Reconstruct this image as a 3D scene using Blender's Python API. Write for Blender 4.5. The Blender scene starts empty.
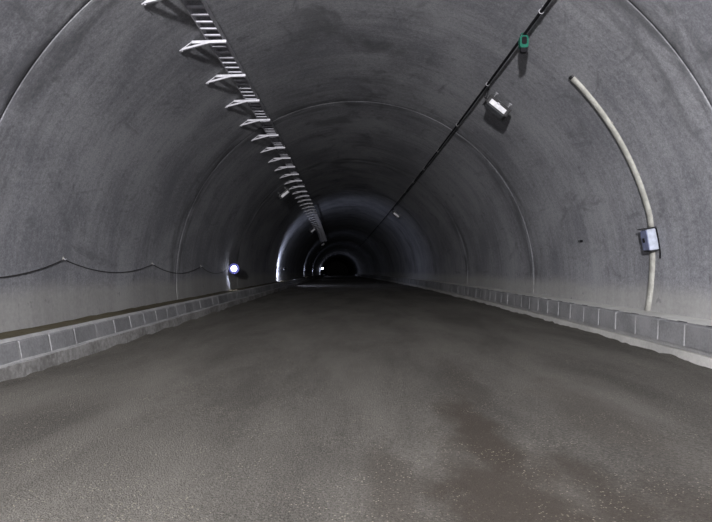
import bpy, math, random
from mathutils import Vector, Matrix, Euler
random.seed(7)
scene = bpy.context.scene
col = scene.collection
PI = math.pi

# ------------------------------------------------------------------ camera
CAM_H = 1.2
F_PX = 620.0
cam_d = bpy.data.cameras.new('camera'); cam = bpy.data.objects.new('camera', cam_d); col.objects.link(cam)
cam_d.sensor_width = 36.0; cam_d.lens = F_PX * 36.0 / 712.0
cam_d.clip_start = 0.05; cam_d.clip_end = 600
cam.location = (0, 0, CAM_H)
cam.rotation_euler = (PI/2 + math.atan(3.0/F_PX), 0, math.atan(4.0/F_PX))
scene.camera = cam
# ------------------------------------------------------------------ world, light, exposure
w = bpy.data.worlds.new('world'); scene.world = w; w.use_nodes = True
w.node_tree.nodes['Background'].inputs[0].default_value = (0.02, 0.022, 0.03, 1)
w.node_tree.nodes['Background'].inputs[1].default_value = 0.05
vs = scene.view_settings
vs.view_transform = 'Standard'; vs.look = 'None'; vs.gamma = 1.0; vs.use_curve_mapping = False
vs.exposure = 0.0
# work floodlight on the vehicle mast standing behind the photographer
fl = bpy.data.lights.new('mast_floodlight', 'AREA'); fl.energy = 5000; fl.color = (1.0, 0.98, 0.985)
fl.shape = 'DISK'; fl.size = 0.45
flo = bpy.data.objects.new('mast_floodlight', fl); col.objects.link(flo); flo.location = (-1.35, -6.0, 3.5)
flo.rotation_euler = Vector((-0.03, 1.0, 0.42)).to_track_quat('-Z', 'Y').to_euler()

# ------------------------------------------------------------------ tunnel line (curves left and dips slightly)
def g(y): return math.sqrt(y*y + 1600.0) - 40.0 if y > 0 else 0.0
def dg(y): return y/math.sqrt(y*y + 1600.0) if y > 0 else 0.0
KX, KZ = -0.043, -0.015
def P(x, y, z): return Vector((x + KX*g(y), y, z + KZ*g(y)))
def heading(y): return Euler((math.atan(KZ*dg(y)), 0, -math.atan(KX*dg(y))), 'XYZ')
RT = 4.75; CZ = 0.83             # lining radius and circle centre height
Y0, Y1 = -20.0, 262.0
def on_wall(theta, y, off=0.0):   # theta in degrees, 0 = right, 90 = crown
    a = math.radians(theta); r = RT - off
    return P(r*math.cos(a), y, CZ + r*math.sin(a))

# ------------------------------------------------------------------ mesh helpers
class MB:
    def __init__(s): s.v = []; s.f = []; s.uv = []
    def add(s, vs_, fs):
        b = len(s.v); s.v += [tuple(v) for v in vs_]; s.f += [tuple(i+b for i in f) for f in fs]
    def box(s, c, d, M=None, bev=0.0):
        hx, hy, hz = d[0]/2, d[1]/2, d[2]/2
        c = Vector(c)
        if bev <= 0:
            vs_ = [(x*hx, y*hy, z*hz) for x in (-1, 1) for y in (-1, 1) for z in (-1, 1)]
            fs = [(0,1,3,2),(4,6,7,5),(0,4,5,1),(2,3,7,6),(0,2,6,4),(1,5,7,3)]
        else:
            vs_ = []; fs = []
            def lay(z, k):
                x, y = hx-k, hy-k
                return [(x, y-bev, z), (x-bev, y, z), (-x+bev, y, z), (-x, y-bev, z), (-x, -y+bev, z), (-x+bev, -y, z), (x-bev, -y, z), (x, -y+bev, z)]
            for z, k in ((-hz, bev), (-hz+bev, 0), (hz-bev, 0), (hz, bev)): vs_ += lay(z, k)
            for l in range(3):
                for i in range(8):
                    j = (i+1) % 8; fs.append((l*8+i, l*8+j, l*8+8+j, l*8+8+i))
            fs.append(tuple(range(7, -1, -1))); fs.append(tuple(range(24, 32)))
        out = []
        for v in vs_:
            v = Vector(v)
            if M is not None: v = M @ v
            out.append(v + c)
        s.add(out, fs)
    def tube(s, pts, r, n=8, cap=True):
        pts = [Vector(p) for p in pts]; vs_ = []; fs = []
        rr = r if isinstance(r, (list, tuple)) else [r]*len(pts)
        for i, p in enumerate(pts):
            t = (pts[min(i+1, len(pts)-1)] - pts[max(i-1, 0)])
            if t.length < 1e-9: t = Vector((0, 0, 1))
            t.normalize()
            up = Vector((0, 0, 1)) if abs(t.z) < 0.9 else Vector((1, 0, 0))
            a = t.cross(up).normalized(); b = a.cross(t).normalized()
            for k in range(n):
                an = 2*PI*k/n; vs_.append(p + (a*math.cos(an) + b*math.sin(an))*rr[i])
        for i in range(len(pts)-1):
            for k in range(n):
                k2 = (k+1) % n; fs.append((i*n+k, i*n+k2, i*n+n+k2, i*n+n+k))
        if cap: fs.append(tuple(range(n-1, -1, -1))); fs.append(tuple(range((len(pts)-1)*n, len(pts)*n)))
        s.add(vs_, fs)
    def bar(s, a, b, wdt, hgt, up=(0, 0, 1)):   # rectangular bar from a to b
        a = Vector(a); b = Vector(b); t = (b-a); L = t.length; t.normalize()
        u = Vector(up); x = t.cross(u).normalized(); u = x.cross(t).normalized()
        M = Matrix((x, t, u)).transposed()
        s.box((a+b)/2, (wdt, L, hgt), M)
    def build(s, name, mat, parent=None, smooth=False, loc=None, rot=None):
        me = bpy.data.meshes.new(name); me.from_pydata(s.v, [], s.f); me.update()
        if mat: me.materials.append(mat)
        if smooth:
            for p in me.polygons: p.use_smooth = True
        return link(name, me, parent, loc, rot)
def link(name, me, parent=None, loc=None, rot=None):
    o = bpy.data.objects.new(name, me); col.objects.link(o)
    if parent is not None: o.parent = parent
    if loc is not None: o.location = loc
    if rot is not None: o.rotation_euler = rot
    return o
def empty(name, loc, rot=(0, 0, 0)):
    o = bpy.data.objects.new(name, None); col.objects.link(o); o.location = loc; o.rotation_euler = rot
    o.empty_display_size = 0.1
    return o
def tag(o, label=None, cat=None, group=None, kind=None):
    if label: o['label'] = label
    if cat: o['category'] = cat
    if group: o['group'] = group
    if kind: o['kind'] = kind
    return o
def copy_tree(o, parent=None):
    c = o.copy(); col.objects.link(c); c.parent = parent
    for ch in [k for k in o.children]: copy_tree(ch, c)
    return c

# ------------------------------------------------------------------ materials
class NT:
    def __init__(s, name):
        s.m = bpy.data.materials.new(name); s.m.use_nodes = True; s.t = s.m.node_tree
        s.b = s.t.nodes['Principled BSDF']
    def n(s, typ, **kw):
        nd = s.t.nodes.new(typ)
        for k, v in kw.items(): setattr(nd, k, v)
        return nd
    def l(s, a, b): s.t.links.new(a, b)
    def setin(s, nd, idx, v):
        if hasattr(v, 'is_output'): s.l(v, nd.inputs[idx])
        else: nd.inputs[idx].default_value = v
    def math(s, op, a, b=0.0, c=0.0, clamp=False):
        nd = s.n('ShaderNodeMath', operation=op); nd.use_clamp = clamp
        s.setin(nd, 0, a); s.setin(nd, 1, b)
        if op in ('MULTIPLY_ADD', 'SMOOTH_MIN'): s.setin(nd, 2, c)
        return nd.outputs[0]
    def vmul(s, v, k):
        nd = s.n('ShaderNodeVectorMath', operation='MULTIPLY'); s.l(v, nd.inputs[0]); nd.inputs[1].default_value = k
        return nd.outputs[0]
    def noise(s, vec, scale, detail=4, rough=0.55, dist=0.0):
        nd = s.n('ShaderNodeTexNoise'); s.l(vec, nd.inputs['Vector'])
        nd.inputs['Scale'].default_value = scale; nd.inputs['Detail'].default_value = detail
        nd.inputs['Roughness'].default_value = rough; nd.inputs['Distortion'].default_value = dist
        return nd.outputs['Fac']
    def rng(s, v, a, b, c=0.0, d=1.0, smooth=True):
        nd = s.n('ShaderNodeMapRange'); nd.interpolation_type = 'SMOOTHSTEP' if smooth else 'LINEAR'
        s.setin(nd, 0, v)
        for i, k in enumerate((a, b, c, d)): nd.inputs[i+1].default_value = k
        return nd.outputs[0]
    def mix(s, f, a, b, blend='MIX'):
        nd = s.n('ShaderNodeMix'); nd.data_type = 'RGBA'; nd.blend_type = blend
        s.setin(nd, 0, f)
        for i, v in ((6, a), (7, b)):
            if isinstance(v, tuple) and len(v) == 3: v = v + (1,)
            s.setin(nd, i, v)
        return nd.outputs[2]
    def bump(s, h, strength, dist):
        nd = s.n('ShaderNodeBump'); nd.inputs['Strength'].default_value = strength; nd.inputs['Distance'].default_value = dist
        s.l(h, nd.inputs['Height']); s.l(nd.outputs[0], s.b.inputs['Normal'])
    def out(s, colr, rough=0.8, metal=0.0, spec=0.3):
        if isinstance(colr, tuple) and len(colr) == 3: colr = colr + (1,)
        s.setin(s.b, 'Base Color', colr); s.setin(s.b, 'Roughness', rough)
        s.setin(s.b, 'Metallic', metal); s.b.inputs['Specular IOR Level'].default_value = spec
        return s.m
    def obj(s): return s.n('ShaderNodeTexCoord').outputs['Object']
    def uv(s): return s.n('ShaderNodeTexCoord').outputs['UV']
    def pos(s): return s.n('ShaderNodeNewGeometry').outputs['Position']

JOINT0, SPAN = 7.36, 9.1
def mat_lining(name, lo, hi, dust, band=False):
    t = NT(name); uv = t.uv()
    broad = t.noise(t.vmul(uv, (1, 1, 1)), 0.45, 6, 0.6, 0.3)
    streak = t.noise(t.vmul(uv, (5.0, 0.45, 1)), 1.0, 5, 0.6)
    sweep = t.noise(t.vmul(uv, (0.55, 1.5, 1)), 1.3, 5, 0.65, 1.2)
    fine = t.noise(uv, 14, 5, 0.65)
    k = t.math('ADD', t.math('MULTIPLY', broad, 0.45), t.math('ADD', t.math('MULTIPLY', streak, 0.22), t.math('MULTIPLY', fine, 0.33)))
    speck = t.noise(uv, 38, 3, 0.7)
    c = t.mix(t.rng(k, 0.39, 0.61), lo, hi)
    c = t.mix(1.0, c, t.mix(t.rng(speck, 0.35, 0.65), (0.82, 0.82, 0.84), (1.15, 1.15, 1.15)), 'MULTIPLY')
    # water and soot stains: sweeping marks and dark bands that bled out of the ring joints
    c = t.mix(t.rng(sweep, 0.55, 0.72, 0, 0.5), c, tuple(v*0.55 for v in lo))
    sep = t.n('ShaderNodeSeparateXYZ'); t.l(uv, sep.inputs[0])
    fr = t.math('FRACT', t.math('ADD', t.math('DIVIDE', t.math('SUBTRACT', sep.outputs[0], JOINT0 - SPAN*20), SPAN), 0.5))
    d = t.math('MULTIPLY', t.math('ABSOLUTE', t.math('SUBTRACT', fr, 0.5)), SPAN)
    jn = t.noise(t.vmul(uv, (1.6, 0.55, 1)), 1.5, 5, 0.6, 0.4)
    reach = t.math('MULTIPLY', t.rng(jn, 0.38, 0.68), t.rng(d, 0.10, 1.25, 1, 0))
    c = t.mix(t.math('MULTIPLY', reach, 0.8), c, tuple(v*0.42 for v in lo))
    if not band:
        # damp patches along the crown
        cr = t.rng(t.math('ABSOLUTE', t.math('SUBTRACT', sep.outputs[1], RT*PI/2)), 0.3, 2.3, 1, 0)
        cn = t.noise(t.vmul(uv, (0.8, 1.0, 1)), 0.8, 6, 0.62, 0.5)
        c = t.mix(t.math('MULTIPLY', t.math('MULTIPLY', cr, t.rng(cn, 0.46, 0.66)), 0.6), c, tuple(v*0.4 for v in lo))
    # pale cement dust and curing marks left along the foot of the wall
    arcd = t.math('MINIMUM', sep.outputs[1], t.math('SUBTRACT', RT*PI, sep.outputs[1]))
    arcd = t.math('ADD', arcd, t.math('MULTIPLY', t.math('SUBTRACT', broad, 0.5), 0.5))
    c = t.mix(t.rng(arcd, -0.16, 0.16, 0.75, 0), c, t.mix(t.rng(k, 0.36, 0.64), tuple(v*0.82 for v in dust), dust))
    pits = t.noise(uv, 3.2, 3, 0.5)
    c = t.mix(t.rng(pits, 0.66, 0.72, 0, 0.4), c, tuple(v*0.5 for v in lo))
    h = t.math('ADD', t.math('MULTIPLY', fine, 0.5), broad)
    t.bump(h, 0.25, 0.02)
    return t.out(c, 0.72, 0, 0.35)
M = {}
M['lining'] = mat_lining('lining_concrete', (0.180, 0.183, 0.202), (0.335, 0.340, 0.360), (0.40, 0.395, 0.385))
M['footing'] = M['lining']
def mat_concrete(name, a, b, scale=6, rough=0.85, bump=0.3):
    t = NT(name); p = t.pos()
    n1 = t.noise(p, scale*0.25, 4, 0.6); n2 = t.noise(p, scale*5, 4, 0.65)
    k = t.math('ADD', t.math('MULTIPLY', n1, 0.6), t.math('MULTIPLY', n2, 0.4))
    c = t.mix(t.rng(k, 0.36, 0.64), a, b)
    t.bump(n2, bump, 0.01)
    return t.out(c, rough, 0, 0.25)
M['backing'] = mat_concrete('joint_filler', (0.05, 0.05, 0.05), (0.09, 0.09, 0.09))
M['kerb'] = mat_concrete('kerb_concrete', (0.17, 0.172, 0.18), (0.27, 0.27, 0.28))
M['mortar'] = mat_concrete('mortar', (0.21, 0.21, 0.215), (0.30, 0.30, 0.30))
M['lip'] = mat_concrete('pale_edge_highlight', (0.25, 0.25, 0.26), (0.37, 0.37, 0.37))  # paler concrete tone that paints light caught on the left kerb edges
M['base_l'] = mat_concrete('base_concrete_worn', (0.15, 0.145, 0.14), (0.36, 0.355, 0.35), 3.2, 0.9, 0.6)
M['base_r'] = mat_concrete('base_concrete_pale', (0.35, 0.345, 0.335), (0.48, 0.47, 0.455), 4, 0.9, 0.5)
M['walk_l'] = mat_concrete('dirty_channel', (0.045, 0.036, 0.018), (0.10, 0.085, 0.05), 3, 0.95, 0.6)
M['walk_r'] = mat_concrete('walkway_screed', (0.48, 0.48, 0.465), (0.60, 0.60, 0.58), 5)
def mat_road():
    t = NT('asphalt'); p = t.pos()
    v1 = t.n('ShaderNodeTexVoronoi'); t.l(p, v1.inputs['Vector']); v1.inputs['Scale'].default_value = 85
    v2 = t.n('ShaderNodeTexVoronoi'); t.l(p, v2.inputs['Vector']); v2.inputs['Scale'].default_value = 110
    sp = t.n('ShaderNodeSeparateColor'); t.l(v1.outputs['Color'], sp.inputs[0])
    broad = t.noise(t.vmul(p, (1.2, 0.28, 1)), 0.9, 5, 0.6, 0.3)
    grain = t.noise(p, 60, 4, 0.75)
    k = t.math('ADD', t.math('MULTIPLY', broad, 0.42), t.math('MULTIPLY', grain, 0.58))
    c = t.mix(t.rng(k, 0.36, 0.64), (0.040, 0.036, 0.031), (0.122, 0.114, 0.101))
    patch = t.rng(t.noise(p, 2.2, 4, 0.6), 0.42, 0.62)
    bright = t.math('MULTIPLY', t.rng(sp.outputs[0], 0.86, 0.93), t.rng(v1.outputs['Distance'], 0.25, 0.5, 1, 0))
    bright = t.math('MULTIPLY', bright, t.math('MULTIPLY_ADD', patch, 0.7, 0.15))
    # damp brown stains on the near carriageway
    wob = t.noise(t.vmul(p, (1, 0.55, 1)), 2.6, 5, 0.62)
    damp = None
    for (cx, cy, rx, ry, a) in ((0.86, 4.3, 0.20, 1.5, 1.0), (0.80, 2.9, 0.50, 1.2, 0.95), (1.28, 2.9, 0.24, 1.0, 0.8), (0.18, 3.4, 0.16, 0.8, 0.5),
                               (1.62, 2.7, 0.22, 0.9, 0.6), (1.05, 6.4, 0.18, 1.5, 0.35), (1.9, 5.0, 0.3, 1.6, 0.35)):
        sb = t.n('ShaderNodeVectorMath', operation='SUBTRACT'); t.l(p, sb.inputs[0]); sb.inputs[1].default_value = (cx, cy, 0)
        ln = t.n('ShaderNodeVectorMath', operation='LENGTH'); t.l(t.vmul(sb.outputs[0], (1/rx, 1/ry, 0)), ln.inputs[0])
        e = t.math('ADD', ln.outputs['Value'], t.math('MULTIPLY', t.math('SUBTRACT', wob, 0.5), 2.2))
        e = t.rng(e, 0.45, 1.35, a, 0)
        damp = e if damp is None else t.math('MAXIMUM', damp, e)
    c = t.mix(t.math('MULTIPLY', damp, 0.9), c, (0.034, 0.026, 0.019))
    c = t.mix(bright, c, (0.31, 0.28, 0.22))
    h = t.math('ADD', t.math('MULTIPLY', v2.outputs['Distance'], -0.6), t.math('ADD', grain, t.math('MULTIPLY', v1.outputs['Distance'], -0.7)))
    t.bump(h, 0.55, 0.012)
    return t.out(c, 0.93, 0, 0.3)
M['road'] = mat_road()
def plain(name, c, rough=0.5, metal=0.0, spec=0.4, var=0.15):
    t = NT(name); n = t.noise(t.obj(), 9, 4, 0.6)
    cc = t.mix(t.rng(n, 0.35, 0.65), tuple(v*(1-var) for v in c), tuple(min(1, v*(1+var)) for v in c))
    t.setin(t.b, 'Roughness', rough)
    return t.out(cc, rough, metal, spec)
M['galv'] = plain('galvanised_steel', (0.44, 0.44, 0.48), 0.6, 0.1)
M['galv_dull'] = plain('dull_galvanised_steel', (0.40, 0.40, 0.43), 0.6, 0.2)
M['rung'] = plain('rung_steel', (0.42, 0.42, 0.47), 0.6, 0.2)
M['black'] = plain('black_rubber', (0.010, 0.010, 0.012), 0.8, 0, 0.08)
M['darkwire'] = plain('dark_wire', (0.035, 0.034, 0.035), 0.7)
M['pvc'] = plain('cream_plastic', (0.31, 0.308, 0.285), 0.65, 0, 0.15)
M['white'] = plain('white_enamel', (0.58, 0.58, 0.61), 0.4)
M['darkmetal'] = plain('dark_metal', (0.022, 0.022, 0.024), 0.5, 0.3)
M['lamp_grey'] = plain('dark_grey_housing', (0.045, 0.045, 0.048), 0.6, 0, 0.2)
M['glass'] = plain('lamp_glass', (0.10, 0.105, 0.115), 0.15, 0, 0.5)
M['green'] = plain('green_plastic', (0.008, 0.085, 0.058), 0.6, 0, 0.15)
M['bluegrey'] = plain('blue_grey_enamel', (0.15, 0.17, 0.27), 0.45)
M['paleblue'] = plain('pale_blue_enamel', (0.36, 0.39, 0.47), 0.5)
def emis(name, c, st):
    t = NT(name); t.b.inputs['Emission Color'].default_value = c + (1,); t.b.inputs['Emission Strength'].default_value = st
    n = t.noise(t.obj(), 5); t.l(t.mix(n, (0.8, 0.8, 0.9), (0.9, 0.9, 1.0)), t.b.inputs['Base Color'])
    return t.m
M['halo_blue'] = plain('lamp_halo_blue', (0.06, 0.062, 0.19), 0.7, 0, 0.1)  # blue in the bowl colour imitates the halo around the nearest lamp
M['bulb'] = emis('lit_bulb', (0.85, 0.88, 1.0), 12.0)
M['bulb_soft'] = emis('lit_soft_bulb', (0.85, 0.88, 1.0), 6.0)

# ------------------------------------------------------------------ road
def ygrid(y0, y1):
    ys = []; y = y0
    while y < y1:
        ys.append(y); y += 0.08 if 2 < y < 9 else (0.16 if 0 < y < 22 else (0.6 if y < 60 else 2.0))
    ys.append(y1); return ys
def vnoise(a, b, seed):
    def h(i, j):
        n = (i*374761393 + j*668265263 + seed*1442695041) & 0xffffffff
        n = ((n ^ (n >> 13))*1274126177) & 0xffffffff
        return ((n ^ (n >> 16)) & 0xffff)/65535.0
    i, j = math.floor(a), math.floor(b); fx, fy = a-i, b-j
    fx = fx*fx*(3-2*fx); fy = fy*fy*(3-2*fy)
    return (h(i, j)*(1-fx)+h(i+1, j)*fx)*(1-fy) + (h(i, j+1)*(1-fx)+h(i+1, j+1)*fx)*fy
m = MB(); ys = ygrid(Y0, Y1)
xs = [-3.72, -3.64, -3.58, -3.52, -3.44, -3.3] + [-3.0+0.25*i for i in range(28)] + [3.88, 3.98, 4.06, 4.12, 4.18, 4.26]
for y in ys:
    for x in xs:
        z = 0.02*(vnoise(x*0.9, y*0.35, 3)-0.5) + 0.008*(vnoise(x*4, y*4, 5)-0.5)
        e = min(x+3.58, 4.13-x)
        if e < 0.12: z += 0.05*(vnoise(x*6+50, y*2.6, 9)) + 0.03*vnoise(x*9, y*8, 11) - 0.03
        m.v.append(tuple(P(x, y, z)))
nx = len(xs)
for j in range(len(ys)-1):
    for i in range(nx-1): m.f.append((j*nx+i, j*nx+i+1, j*nx+nx+i+1, j*nx+nx+i))
tag(m.build('floor', M['road'], smooth=True), 'rough brown-grey asphalt carriageway with pale stone specks and damp stains', kind='structure')

# ------------------------------------------------------------------ lining: a backing shell and the cast sections on it
def sweep_strip(name, prof, ylist, mat, parent=None, smooth=True, vvals=None):
    """prof(y) -> list of (x,z); builds strip with UV (distance, arc)"""
    me = bpy.data.meshes.new(name); v = []; f = []; uvs = []
    n = None
    for y, inset in ylist:
        pr = prof(inset); n = len(pr)
        for (x, z, s) in pr: v.append(tuple(P(x, y, z))); uvs.append((y, s))
    for j in range(len(ylist)-1):
        for i in range(n-1): f.append((j*n+i, j*n+n+i, j*n+n+i+1, j*n+i+1))
    me.from_pydata(v, [], f); me.update()
    ul = me.uv_layers.new(name='UVMap')
    for lp in me.loops: ul.data[lp.index].uv = uvs[lp.vertex_index]
    me.materials.append(mat)
    if smooth:
        for p in me.polygons: p.use_smooth = True
    return link(name, me, parent)
ZB = 0.86                       # top of the footing band
A0 = math.asin((ZB-CZ)/RT)
def arch(inset):
    r = RT + inset; N = 72
    return [(r*math.cos(A0+(PI-2*A0)*i/N), CZ + r*math.sin(A0+(PI-2*A0)*i/N), RT*(A0+(PI-2*A0)*i/N)) for i in range(N+1)]
def foot(side):
    def pr(inset):
        out = []
        zs = [ZB, 0.70, 0.55, 0.40, 0.25, 0.05]
        for z in zs:
            x = math.sqrt(RT*RT-(z-CZ)**2) + inset
            a = math.asin((z-CZ)/RT); out.append((side*x, z, RT*(a if side > 0 else PI-a)))
        if side < 0: out.reverse()
        return out
    return pr
ends = [Y0 + 3*i for i in range(int((Y1-Y0)/3)+1)]
ceil = sweep_strip('ceiling', lambda k: arch(0.013), [(y, 0) for y in ends], M['backing'])
tag(ceil, 'grey concrete vaulted tunnel lining cast in ring sections', kind='structure')
walls = {}
for sd, nm in ((-1, 'wall_left'), (1, 'wall_right')):
    o = sweep_strip(nm, lambda k: foot(sd)(0.013), [(y, 0) for y in ends], M['backing'])
    tag(o, 'paler concrete footing band at the base of the %s tunnel wall' % ('left' if sd < 0 else 'right'), kind='structure'); walls[sd] = o
ja = JOINT0 - 3*SPAN
def section_ys(a, b):
    e = 0.011
    L = [(a+e, 0.042), (a+e+0.001, 0.004), (a+0.028, 0.0), (a+0.12, 0.0)]
    k = 12
    L += [(a+0.12+(b-a-0.24)*i/k, 0.0) for i in range(1, k)]
    L += [(b-0.12, 0.0), (b-0.028, 0.0), (b-e-0.001, 0.004), (b-e, 0.042)]
    return L
while ja < Y1 - 1:
    a, b = max(ja, Y0), min(ja+SPAN, Y1)
    sy = section_ys(a, b)
    sweep_strip('lining_section', arch, sy, M['lining'], ceil)
    for sd in (-1, 1): sweep_strip('footing_section', foot(sd), sy, M['footing'], walls[sd])
    ja += SPAN
# dark sheet added far away, standing in for the unlit depth of the tunnel
m = MB(); ring = [P(x, Y1-0.5, z) for (x, z, s) in arch(0.03)]
m.add([P(-4.7, Y1-0.5, -0.2)] + list(reversed(ring)) + [P(4.7, Y1-0.5, -0.2)], [tuple(range(len(ring)+2))])
tag(m.build('wall_back', M['backing']), 'dark sheet standing in for the unlit depth at the far tunnel end', kind='structure')

# ------------------------------------------------------------------ kerbs and walkways
def sweep_profile(pts, ylist, close=True, jit=None):
    mb = MB(); n = len(pts)
    for j, y in enumerate(ylist):
        for i, (x, z) in enumerate(pts):
            dx = dz = 0
            if jit: dx, dz = jit(i, y)
            mb.v.append(tuple(P(x+dx, y, z+dz)))
    for j in range(len(ylist)-1):
        for i in range(n if close else n-1):
            k = (i+1) % n; mb.f.append((j*n+i, j*n+k, j*n+n+k, j*n+n+i))
    return mb
yk = [Y0 + 0.25*i for i in range(int((70-Y0)/0.25))] + [70 + 3*i for i in range(int((Y1-70)/3)+1)]
def jl(i, y):
    if i in (0, 1): return (0.035*(vnoise(y*2.1, 1.5, 21)-0.4), 0.02*(vnoise(y*3.3, 7.5, 22)-0.5))
    return (0, 0)
def jr(i, y):
    if i in (0, 1): return (-0.02*(vnoise(y*2.1, 1.5, 31)-0.5), 0.012*(vnoise(y*3.3, 7.5, 32)-0.5))
    return (0, 0)
# left: worn base, mortar core, kerb blocks, sunken dirty channel
tl = sweep_profile([(-3.57, -0.06), (-3.585, 0.155), (-3.67, 0.165), (-3.95, 0.165), (-3.95, -0.06)], yk, jit=jl).build('trim_1', M['base_l'])
tag(tl, 'worn concrete kerb along the left side of the road', kind='structure')
tr = sweep_profile([(4.12, -0.06), (4.135, 0.105), (4.24, 0.115), (4.5, 0.115), (4.5, -0.06)], yk, jit=jr).build('trim_2', M['base_r'])
tag(tr, 'pale concrete kerb along the right side of the road', kind='structure')
KL = [(-3.625, 0.165), (-3.662, 0.365), (-3.672, 0.378), (-3.70, 0.405), (-3.71, 0.41), (-3.755, 0.41), (-3.765, 0.40), (-3.78, 0.165)]
KR = [(4.155, 0.165), (4.168, 0.435), (4.176, 0.447), (4.19, 0.45), (4.30, 0.45), (4.31, 0.44), (4.31, 0.165)]
def inset(prof, k):
    cx = sum(p[0] for p in prof)/len(prof); cz = sum(p[1] for p in prof)/len(prof)
    return [(x - math.copysign(k, x-cx), z - math.copysign(min(k, 0.999*abs(z-cz)), z-cz)) for x, z in prof]
sweep_profile(inset(KL, 0.005), yk).build('mortar_bed', M['mortar'], tl)
rk = inset(KR, 0.005); rk = [(x, (0.115 if z < 0.2 else z)) for x, z in rk]; rk = [(x + (0.012 if (z < 0.2 and x < 4.2) else 0), z) for x, z in rk]
sweep_profile(rk, yk).build('mortar_bed', M['mortar'], tr)
o = sweep_profile([(-3.598, 0.155), (-3.604, 0.172), (-3.628, 0.180), (-3.640, 0.155)], yk, jit=lambda i, y: (0.008*(vnoise(y*4, i, 51)-0.5), 0.008*(vnoise(y*5, i, 52)-0.5))).build('lit_base_line', M['lip'], tl); fixn_later = [o]  # added pale line painting the lit top of the base under the blocks
o = sweep_profile([(-3.672, 0.384), (-3.700, 0.412), (-3.725, 0.414), (-3.725, 0.39), (-3.69, 0.37)], yk, jit=lambda i, y: (0, 0.004*(vnoise(y*6, i, 53)-0.5))).build('edge_highlight_strip', M['lip'], tl); fixn_later.append(o)  # added pale strip, highlight of the kerb chamfer put into its colour
def block_mesh(prof, L, name):
    mb = MB(); n = len(prof)
    for y, k in ((-L/2, 0.012), (-L/2+0.012, 0), (L/2-0.012, 0), (L/2, 0.012)):
        for (x, z) in inset(prof, k): mb.v.append((x, y, z))
    for j in range(3):
        for i in range(n):
            k = (i+1) % n; mb.f.append((j*n+i, j*n+k, j*n+n+k, j*n+n+i))
    mb.f.append(tuple(range(n))); mb.f.append(tuple(range(3*n, 4*n))[::-1])
    me = bpy.data.meshes.new(name); me.from_pydata(mb.v, [], mb.f); me.update()
    return me
import bmesh
def fixn(me):
    b = bmesh.new(); b.from_mesh(me); bmesh.ops.recalc_face_normals(b, faces=b.faces); b.to_mesh(me); b.free()
for o in fixn_later: fixn(o.data)
kmats = []
for i, q in enumerate((0.86, 0.95, 1.0, 1.08)):
    kmats.append(mat_concrete('kerb_concrete_%d' % i, (0.165*q, 0.167*q, 0.175*q), (0.26*q, 0.26*q, 0.27*q)))
for prof, parent, pitch, first in ((KL, tl, 0.66, 6.36), (KR, tr, 0.69, 6.84)):
    mes = []
    for km in kmats:
        me = block_mesh(prof, pitch-0.028, 'kerb_block'); fixn(me); me.materials.append(km); mes.append(me)
    y = first - 8*pitch
    while y < 60:
        c = P(0, y, 0)
        o = link('kerb_block', random.choice(mes), parent, c + Vector((random.uniform(-0.004, 0.004), 0, random.uniform(-0.003, 0.003))), heading(y))
        y += pitch
    fy = [y-pitch/2+0.014] + [yy for yy in yk if yy > y]
    fk = sweep_profile(prof, fy).build('far_kerb', M['kerb'], parent); fixn(fk.data); fk['kind'] = 'stuff'
wl = sweep_profile([(-3.77, 0.31), (-4.2, 0.30), (-4.78, 0.30)], yk, False, lambda i, y: (0, 0.02*(vnoise(y*3, i, 41)-0.5))).build('walkway_left', M['walk_l'])
tag(wl, 'sunken walkway strip covered in dark brown dirt behind the left kerb', kind='structure')
wr = sweep_profile([(4.325, 0.30), (4.325, 0.448), (4.36, 0.455), (4.80, 0.462)], yk, False).build('walkway_right', M['walk_r'])
tag(wr, 'pale narrow concrete walkway between the right kerb and wall', kind='structure')
# lifting slots on the right kerb top
slot = MB(); slot.box((0, 0, 0), (0.03, 0.22, 0.008), None, 0.003)
sm = slot.build('lifting_slot', M['darkwire'], tr, loc=P(4.29, 6.84-0.345+0.345, 0.452)).data
y = 6.84 + 0.69
while y < 22:
    link('lifting_slot', sm, tr, P(4.29, y, 0.452), heading(y)); y += 0.69

# ------------------------------------------------------------------ cable ladder on the left of the vault
TX, TZ = -2.265, CAM_H + 3.60     # ladder centre
y_end = 78.0
tray = empty('cable_ladder', P(TX, 4.0, TZ))
tag(tray, 'long galvanised cable ladder running under the left side of the vault', 'cable ladder')
def child(mb, name, mat, parent, smooth=False):
    o = mb.build(name, mat, parent, smooth); o.matrix_parent_inverse = parent.matrix_world.inverted() if False else Matrix.Translation(-parent.location) if parent.rotation_euler == Euler((0, 0, 0)) else parent.matrix_basis.inverted()
    return o
yt = [4.0 + 1.0*i for i in range(int(y_end-4)+1)]
for sx in (-1, 1):
    x = TX + sx*0.135
    mb = sweep_profile([(x-0.006*sx, TZ), (x+0.006*sx, TZ), (x+0.006*sx, TZ+0.09), (x-0.02*sx, TZ+0.09), (x-0.02*sx, TZ+0.084), (x-0.006*sx, TZ+0.084)], yt)
    mb.f.append((0, 1, 2, 3, 4, 5)); mb.f.append(tuple(range(len(mb.v)-6, len(mb.v)))[::-1])
    o = child(mb, 'side_rail', M['galv_dull'], tray); fixn(o.data)
rb = MB(); rb.box((0, 0, 0), (0.26, 0.05, 0.03), None, 0.004)
rme = rb.build('rung', M['rung'], tray).data
rung0 = [o for o in tray.children if o.name.startswith('rung')][0]
BR0, BRS = 9.89, 1.765
RS = BRS/6.65; k = 0; y = BR0 - 21*RS + 0.12
first = True
while y < y_end - 0.1:
    loc = P(TX, y, TZ+0.028) - tray.location
    if first: rung0.location = loc; first = False
    else: link('rung', rme, tray, loc, heading(y))
    y += RS
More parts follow.
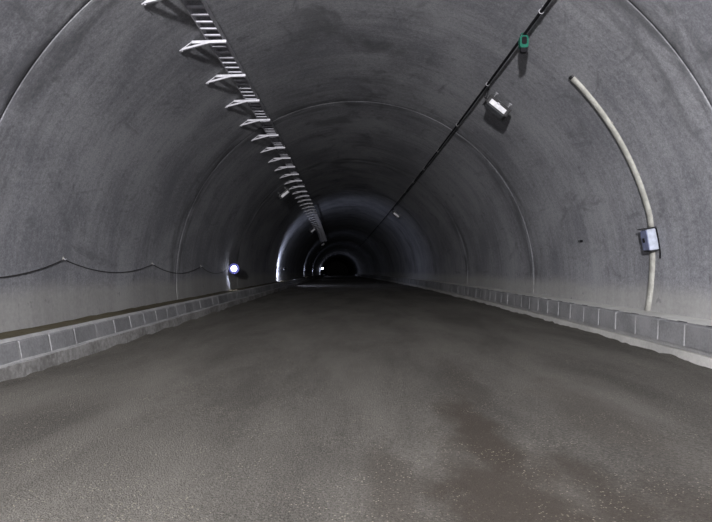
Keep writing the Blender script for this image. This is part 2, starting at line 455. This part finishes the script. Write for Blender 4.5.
# cantilever brackets
ordn = ['first', 'second', 'third', 'fourth', 'fifth', 'sixth', 'seventh', 'eighth', 'ninth', 'tenth', 'eleventh', 'twelfth']
def bracket_proto():
    root = empty('tray_bracket', (0, 0, 0))
    # local frame: x,z as in the cross-section relative to (TX, 0, TZ)
    A = Vector((-2.83-TX+0.024, 0, CAM_H+3.44-TZ-0.005)); B = Vector((-2.648-TX+0.012, 0, CAM_H+3.573-TZ-0.012)); E = Vector((-2.085-TX, 0, -0.022)); D = Vector((-2.36-TX, 0, -0.03))
    t = (B-A).normalized()
    a = MB(); a.bar(A - t*0.03, B + t*0.03, 0.05, 0.012, (0.6, 0, 0.8)); a.build('wall_plate', M['galv'], root)
    a = MB(); a.bar(B + Vector((0, 0, 0.0)), E, 0.05, 0.044); a.build('arm', M['galv'], root)
    a = MB(); a.bar(A + t*0.02, D + Vector((0.03, 0, 0)), 0.045, 0.030); a.build('brace', M['galv'], root)
    a = MB()
    for q in (A, B):
        a = MB(); a.tube([q + Vector((0.0, 0, 0.02)) + Vector((0.01, 0, -0.02)), q + Vector((0.022, 0, -0.018))], 0.012, 6); a.build('bolt', M['galv_dull'], root)
    return root
bp = bracket_proto()
y = BR0 - BRS; i = 0; first = True
while y < y_end:
    o = bp if first else copy_tree(bp); first = False
    o.location = P(TX, y, TZ); o.rotation_euler = heading(y)
    k = int(round((y-BR0)/BRS))
    if k == -1: lb = 'triangular galvanised cable ladder bracket cut by the top edge of the picture'
    elif k < 11: lb = 'triangular galvanised bracket under the cable ladder, %s complete one counted from the top' % ordn[k]
    else: lb = 'tiny far bracket in the crowded distant end of the cable ladder row'
    tag(o, lb, 'bracket', 'triangular brackets carrying the cable ladder')
    y += BRS

# ------------------------------------------------------------------ floodlight fixtures under the vault
def luminaire_proto():
    root = empty('tunnel_luminaire', (0, 0, 0))   # local: x tangent, y along tunnel, z outward into the rock (box hangs towards -z)
    b = MB(); b.box((0, 0, -0.19), (0.42, 0.26, 0.135), None, 0.012); body = b.build('housing', M['lamp_grey'], root)
    b = MB(); b.box((0.0, -0.134, -0.205), (0.32, 0.014, 0.085), None, 0.004); b.build('front_panel', M['white'], root)
    b = MB(); b.box((0, 0, -0.262), (0.36, 0.21, 0.010), None, 0.003); b.build('glass_pane', M['glass'], root)
    for sx in (-1, 1):
        b = MB(); b.box((sx*0.216, 0, -0.19), (0.014, 0.275, 0.15), None, 0.004); b.build('end_plate', M['darkmetal'], root)
    b = MB(); b.box((0, 0, -0.117), (0.45, 0.28, 0.012), None, 0.004); b.box((0, -0.137, -0.135), (0.45, 0.012, 0.045), None, 0.003); b.build('top_cover', M['darkmetal'], root)
    for sx in (-1, 1):
        b = MB(); b.bar((sx*0.15, 0, 0.005), (sx*0.15, 0, -0.12), 0.035, 0.008, (1, 0, 0)); b.box((sx*0.15, 0, -0.004), (0.06, 0.10, 0.008)); b.build('mounting_strap', M['galv_dull'], root)
    b = MB(); b.tube([(-0.225, 0.02, -0.17), (-0.27, 0.02, -0.17), (-0.30, 0.02, -0.10), (-0.30, 0.02, -0.01)], 0.012, 6); b.build('supply_cable', M['black'], root)
    b = MB(); b.box((-0.02, -0.145, -0.165), (0.05, 0.014, 0.03), None, 0.003); b.build('latch', M['galv_dull'], root)
    return root
lp = luminaire_proto()
spots = [(51.4, 12.45, 'white boxed tunnel luminaire hanging beside the black ceiling cable near the camera'),
         (51.6, 37.3, 'small white luminaire far down the right side of the vault below the cable'),
         (129.5, 26.6, 'small white luminaire left of the cable ladder, the nearest on that side'),
         (128.5, 51.4, 'tiny luminaire left of the distant cable ladder, second on that side'),
         (126.0, 80.0, 'faintest tiny luminaire at the far end of the cable ladder')]
for i, (th, y, lb) in enumerate(spots):
    o = lp if i == 0 else copy_tree(lp)
    a = math.radians(th); o.location = on_wall(th, y, 0.002)
    o.rotation_euler = Euler((0, PI/2 - a, heading(y).z), 'XYZ')
    o.scale = (1.18,)*3; tag(o, lb, 'light fixture', 'unlit luminaires under the vault')

# ------------------------------------------------------------------ black cable on the right of the vault with clips and green socket
TH = math.degrees(math.atan2(CAM_H+3.60-CZ, 2.61))
clips = [5.2 + 3.45*i for i in range(27)]
pts = []; y = 4.0
while y < 95:
    k = ((y-5.2) % 3.45)/3.45
    sag = 0.035*4*k*(1-k)
    pts.append(on_wall(TH, y, 0.075 + 0.4*sag)); y += 0.345 if y < 30 else 0.8625
m = MB(); m.tube(pts, 0.024, 8)
tag(m.build('ceiling_cable', M['black'], smooth=True), 'thick black cable running along the right side of the vault', 'cable')
cp = empty('cable_clip', (0, 0, 0))
b = MB(); b.box((0, 0, -0.035), (0.02, 0.03, 0.08)); b.box((0, 0, -0.004), (0.06, 0.05, 0.008)); b.build('hanger', M['galv_dull'], cp)
b = MB(); b.tube([(0.034*math.cos(q), -0.015, -0.078+0.034*math.sin(q)) for q in [2*PI*i/10 for i in range(11)]], 0.006, 5); b.build('ring', M['galv_dull'], cp)
for i, y in enumerate(clips[1:14]):
    o = cp if i == 0 else copy_tree(cp)
    o.location = on_wall(TH, y, 0.0); o.rotation_euler = Euler((0, PI/2 - math.radians(TH), heading(y).z), 'XYZ')
    tag(o, ['small steel clip on the black ceiling cable above the green socket', 'small steel clip on the black ceiling cable between green socket and luminaire', 'small steel clip on the black ceiling cable just beyond the near luminaire'][i] if i < 3 else 'tiny distant steel clip on the black ceiling cable', 'clip', 'clips of the ceiling cable')
# green socket hanging on the cable
gp = on_wall(TH, 9.5, 0.10)
gs = empty('green_socket', gp + Vector((0, 0, -0.20)))
def ring_box(mb, cz, w_, h_, d, n=20):   # rounded plate seen from the front, in local xz
    v = []; 
    for yy in (-d/2, d/2):
        for i in range(n):
            a = 2*PI*i/n; ca, sa = math.cos(a), math.sin(a)
            v.append((w_/2*math.copysign(abs(ca)**0.5, ca), yy, cz + h_/2*math.copysign(abs(sa)**0.5, sa)))
    f = [(i, (i+1) % n, n+(i+1) % n, n+i) for i in range(n)] + [tuple(range(n))[::-1], tuple(range(n, 2*n))]
    mb.add(v, f)
b = MB(); ring_box(b, 0.10, 0.135, 0.19, 0.09); b.build('shell', M['green'], gs)
b = MB(); ring_box(b, 0.112, 0.078, 0.115, 0.10); b.build('socket_opening', M['black'], gs)
b = MB(); ring_box(b, -0.02, 0.10, 0.09, 0.075); b.build('plug', M['black'], gs)
b = MB(); b.tube([(0.05*math.cos(q), 0, 0.20+0.035*math.sin(q)) for q in [PI*i/8 for i in range(9)]], 0.009, 6); b.build('hook', M['green'], gs)
tag(gs, 'green plastic cable socket with black plug hanging from the ceiling cable', 'socket')

# ------------------------------------------------------------------ cream conduit curving up the right wall with the breaker box
YC = 9.75
def cond_y(th): return YC + 0.36*max(0.0, min(1.0, (14.0-th)/18.6))
cd = empty('wall_conduit', on_wall(-4.5, YC, 0.0))
def conduit_piece(a0, a1, n):
    mb = MB(); cs = []
    K = 9; hw = 0.066; dp = 0.048
    for i in range(n+1):
        th = a0 + (a1-a0)*i/n
        for k in range(K):
            q = PI*k/(K-1)
            p = on_wall(th, cond_y(th) + hw*math.cos(q), 0.001 + dp*(math.sin(q)**0.6 if q not in (0,) else 0))
            mb.v.append(tuple(p - cd.location))
    for i in range(n):
        for k in range(K-1): mb.f.append((i*K+k, i*K+k+1, i*K+K+k+1, i*K+K+k))
    mb.f.append(tuple(range(K))); mb.f.append(tuple(range(n*K, n*K+K))[::-1])
    return mb
o = conduit_piece(-4.6, 8.0, 14).build('lower_length', M['pvc'], cd, True); fixn(o.data)
o = conduit_piece(11.7, 44.3, 30).build('upper_length', M['pvc'], cd, True); fixn(o.data)
o = conduit_piece(44.3, 44.9, 2).build('end_cap', M['darkmetal'], cd); fixn(o.data)
for th in (22.0, 33.0):
    a = math.radians(th); b = MB()
    b.box(on_wall(th, YC, 0.004) - cd.location, (0.03, 0.19, 0.008), Matrix.Rotation(PI/2 - a, 3, 'Y'))
    b.build('saddle', M['pvc'], cd)
tag(cd, 'cream plastic conduit curving up the right wall from the kerb', 'conduit')
bx = empty('breaker_box', on_wall(9.5, 9.78, 0.0))
Rb = Matrix.Rotation(-math.radians(9.5), 3, 'Y')   # local -x points into the tunnel
def lb(mb, c, d, bev=0.0): mb.box(Rb @ Vector(c), d, Rb, bev)
b = MB(); lb(b, (-0.075, 0, 0), (0.146, 0.22, 0.33), 0.01); b.build('case', M['paleblue'], bx)
b = MB(); lb(b, (-0.153, 0, 0), (0.014, 0.21, 0.315), 0.005); dr = b.build('door', M['bluegrey'], bx)
b = MB(); lb(b, (-0.164, 0.02, 0.0), (0.016, 0.06, 0.07), 0.004); b.build('lock', M['black'], dr)
b = MB(); lb(b, (-0.09, 0, 0.182), (0.20, 0.25, 0.016), 0.003); b.build('rain_hood', M['darkmetal'], bx)
b = MB(); lb(b, (-0.075, 0, -0.176), (0.15, 0.23, 0.014), 0.003); b.build('bottom_rim', M['darkmetal'], bx)
b = MB(); b.tube([Rb @ Vector(q) for q in ((-0.012, -0.125, 0.17), (-0.006, -0.13, 0.0), (-0.008, -0.13, -0.20), (-0.03, -0.13, -0.31))], 0.012, 6); b.build('side_cable', M['black'], bx)
tag(bx, 'blue-grey breaker box with dark lock mounted over the cream conduit', 'electrical box')
# tiny anchor on the right wall
an = empty('wall_anchor', on_wall(10.6, 12.8, 0.0))
b = MB(); b.tube([(0.0, 0, 0), (-0.05, 0, 0)], [0.026, 0.022], 8); b.build('washer', M['black'], an)
b = MB(); b.tube([(-0.05, 0, 0), (-0.09, 0, 0)], 0.014, 6); b.build('stud', M['darkmetal'], an)
tag(an, 'small black anchor bolt on the bare right wall', 'anchor bolt')

# ------------------------------------------------------------------ sagging cable on the left wall
LY = [5.6, 9.95, 14.4, 19.1, 23.6]
LZ = [1.30, 1.29, 1.23, 1.19, 1.16]
LS = [0.27, 0.20, 0.21, 0.22]
def lwall(y, z, off): return P(-(math.sqrt(RT*RT-(z-CZ)**2) - off), y, z)
pts = []
for i in range(4):
    for k in range(16):
        q = k/16; y = LY[i] + (LY[i+1]-LY[i])*q; z = LZ[i] + (LZ[i+1]-LZ[i])*q - LS[i]*4*q*(1-q)
        pts.append(lwall(y, z, 0.014))
pts.append(lwall(LY[4], LZ[4], 0.03))
m = MB(); m.tube(pts, 0.0075, 6)
tag(m.build('wall_cable', M['darkwire'], smooth=True), 'thin dark cable sagging between hooks along the left wall', 'cable')
hk = empty('cable_hook', (0, 0, 0))
b = MB(); b.box((0.006, 0, 0.012), (0.012, 0.04, 0.06), None, 0.003); b.build('plate', M['pvc'], hk)
b = MB(); b.tube([(0.01, 0, 0.02), (0.035, 0, -0.012), (0.05, 0, -0.008), (0.052, 0, 0.012)], 0.006, 6); b.build('hook', M['galv_dull'], hk)
hl = ['small hook holding the left wall cable just outside the picture', 'small pale hook at the leftmost peak of the sagging wall cable',
      'small pale hook at the middle peak of the sagging wall cable', 'small hook at the cable peak nearest the shining wall lamp']
for i in range(1, 4):
    o = hk if i == 1 else copy_tree(hk)
    o.location = lwall(LY[i], LZ[i]+0.005, 0.0); tag(o, hl[i], 'hook', 'hooks of the left wall cable')

# ------------------------------------------------------------------ work lamps on the left wall
def work_lamp(y, z, face, lab, power, colr, size=1.0, spot=None, off=0.20, br=None, bm='bulb'):
    """face = -1 shines towards the camera, +1 away from it, 0 bare lamp shining down"""
    base = lwall(y, z, 0.0); root = empty('work_lamp', base, (0, 0, heading(y).z))
    b = MB(); b.box((0.008, 0, 0), (0.016, 0.10, 0.14), None, 0.004); b.build('wall_plate', M['galv_dull'], root)
    b = MB(); b.tube([(0.012, 0, 0.03), (off*0.6, 0, 0.05), (off, 0, 0.03*size)], 0.014, 6); b.build('arm', M['galv_dull'], root)
    c = Vector((off, 0, -0.02))
    f = face if face else 1
    R = 0.10*size
    n = 16
    # reflector bowl around the axis (0,f,0)
    b = MB(); prof = [(-0.10, 0.03), (-0.085, 0.05), (-0.03, 0.085), (0.02, 0.105), (0.025, 0.105), (-0.025, 0.080), (-0.08, 0.045)]
    for (d, r) in prof:
        for k in range(n):
            a = 2*PI*k/n
            if face: b.v.append(tuple(c + Vector((r*size*math.cos(a), f*d*size, r*size*math.sin(a)))))
            else: b.v.append(tuple(c + Vector((r*size*0.8*math.cos(a), r*size*0.8*math.sin(a), -d*size*0.5 + 0.075*size))))
    for j in range(len(prof)-1):
        for k in range(n): b.f.append((j*n+k, j*n+(k+1) % n, j*n+n+(k+1) % n, j*n+n+k))
    b.f.append(tuple(range(n)))
    o = b.build('reflector', M['halo_blue'] if face < 0 else M['darkmetal'], root, True); fixn(o.data)
    bc = c + (Vector((0, f*0.02*size, 0)) if face else Vector((0, 0, 0)))
    def ball(mb, ctr, r, nu=24, nv=12):
        v = [ctr + Vector((0, 0, -r))]
        for j in range(1, nv):
            t = -PI/2 + PI*j/nv
            for i in range(nu): v.append(ctr + Vector((r*math.cos(t)*math.cos(2*PI*i/nu), r*math.cos(t)*math.sin(2*PI*i/nu), r*math.sin(t))))
        v.append(ctr + Vector((0, 0, r))); f_ = []
        for i in range(nu): f_.append((0, 1+(i+1) % nu, 1+i)); f_.append((len(v)-1, 1+(nv-2)*nu+i, 1+(nv-2)*nu+(i+1) % nu))
        for j in range(nv-2):
            for i in range(nu): f_.append((1+j*nu+i, 1+j*nu+(i+1) % nu, 1+(j+1)*nu+(i+1) % nu, 1+(j+1)*nu+i))
        mb.add(v, f_)
    b = MB(); ball(b, bc, br or 0.075*size); b.build('bulb', M[bm], root, True)
    L = bpy.data.lights.new('work_lamp_light', 'SPOT' if spot else 'POINT'); L.energy = power; L.color = colr; L.shadow_soft_size = 0.02
    lo = bpy.data.objects.new('work_lamp_light', L); col.objects.link(lo); lo.parent = root
    lo.location = bc + (Vector((0, f*0.09*size, 0)) if face else Vector((0, 0, -0.09*size)))
    if spot:
        L.spot_size = math.radians(spot[0]); L.spot_blend = spot[1]
        lo.rotation_euler = Vector(spot[2]).to_track_quat('-Z', 'Y').to_euler()
    tag(root, lab, 'lamp', 'work lamps along the left wall')
    return root
BL = (0.72, 0.78, 1.0)
work_lamp(23.6, 1.14, -1, 'bright bluish-white work lamp shining on the left wall, the nearest one', 45, BL, 2.0, (70, 0.6, (-0.14, 0.30, -1)), 0.22, 0.115, 'bulb_soft')  # wide blue bowl added in place of a soft glow
work_lamp(41.0, 1.15, 1, 'work lamp seen from behind at the edge of the brightly lit wall arc', 200, BL, 1.0, None, 0.5)
work_lamp(73.0, 1.20, 1, 'distant work lamp facing away, beyond the brightly lit wall arc', 28, BL)
work_lamp(99.0, 1.20, 1, 'farther work lamp facing away beside the most distant shining lamp', 20, BL)
work_lamp(150.0, 1.9, 0, 'most distant work lamp shining white towards the camera', 160, BL, 3.2, None, 0.5)
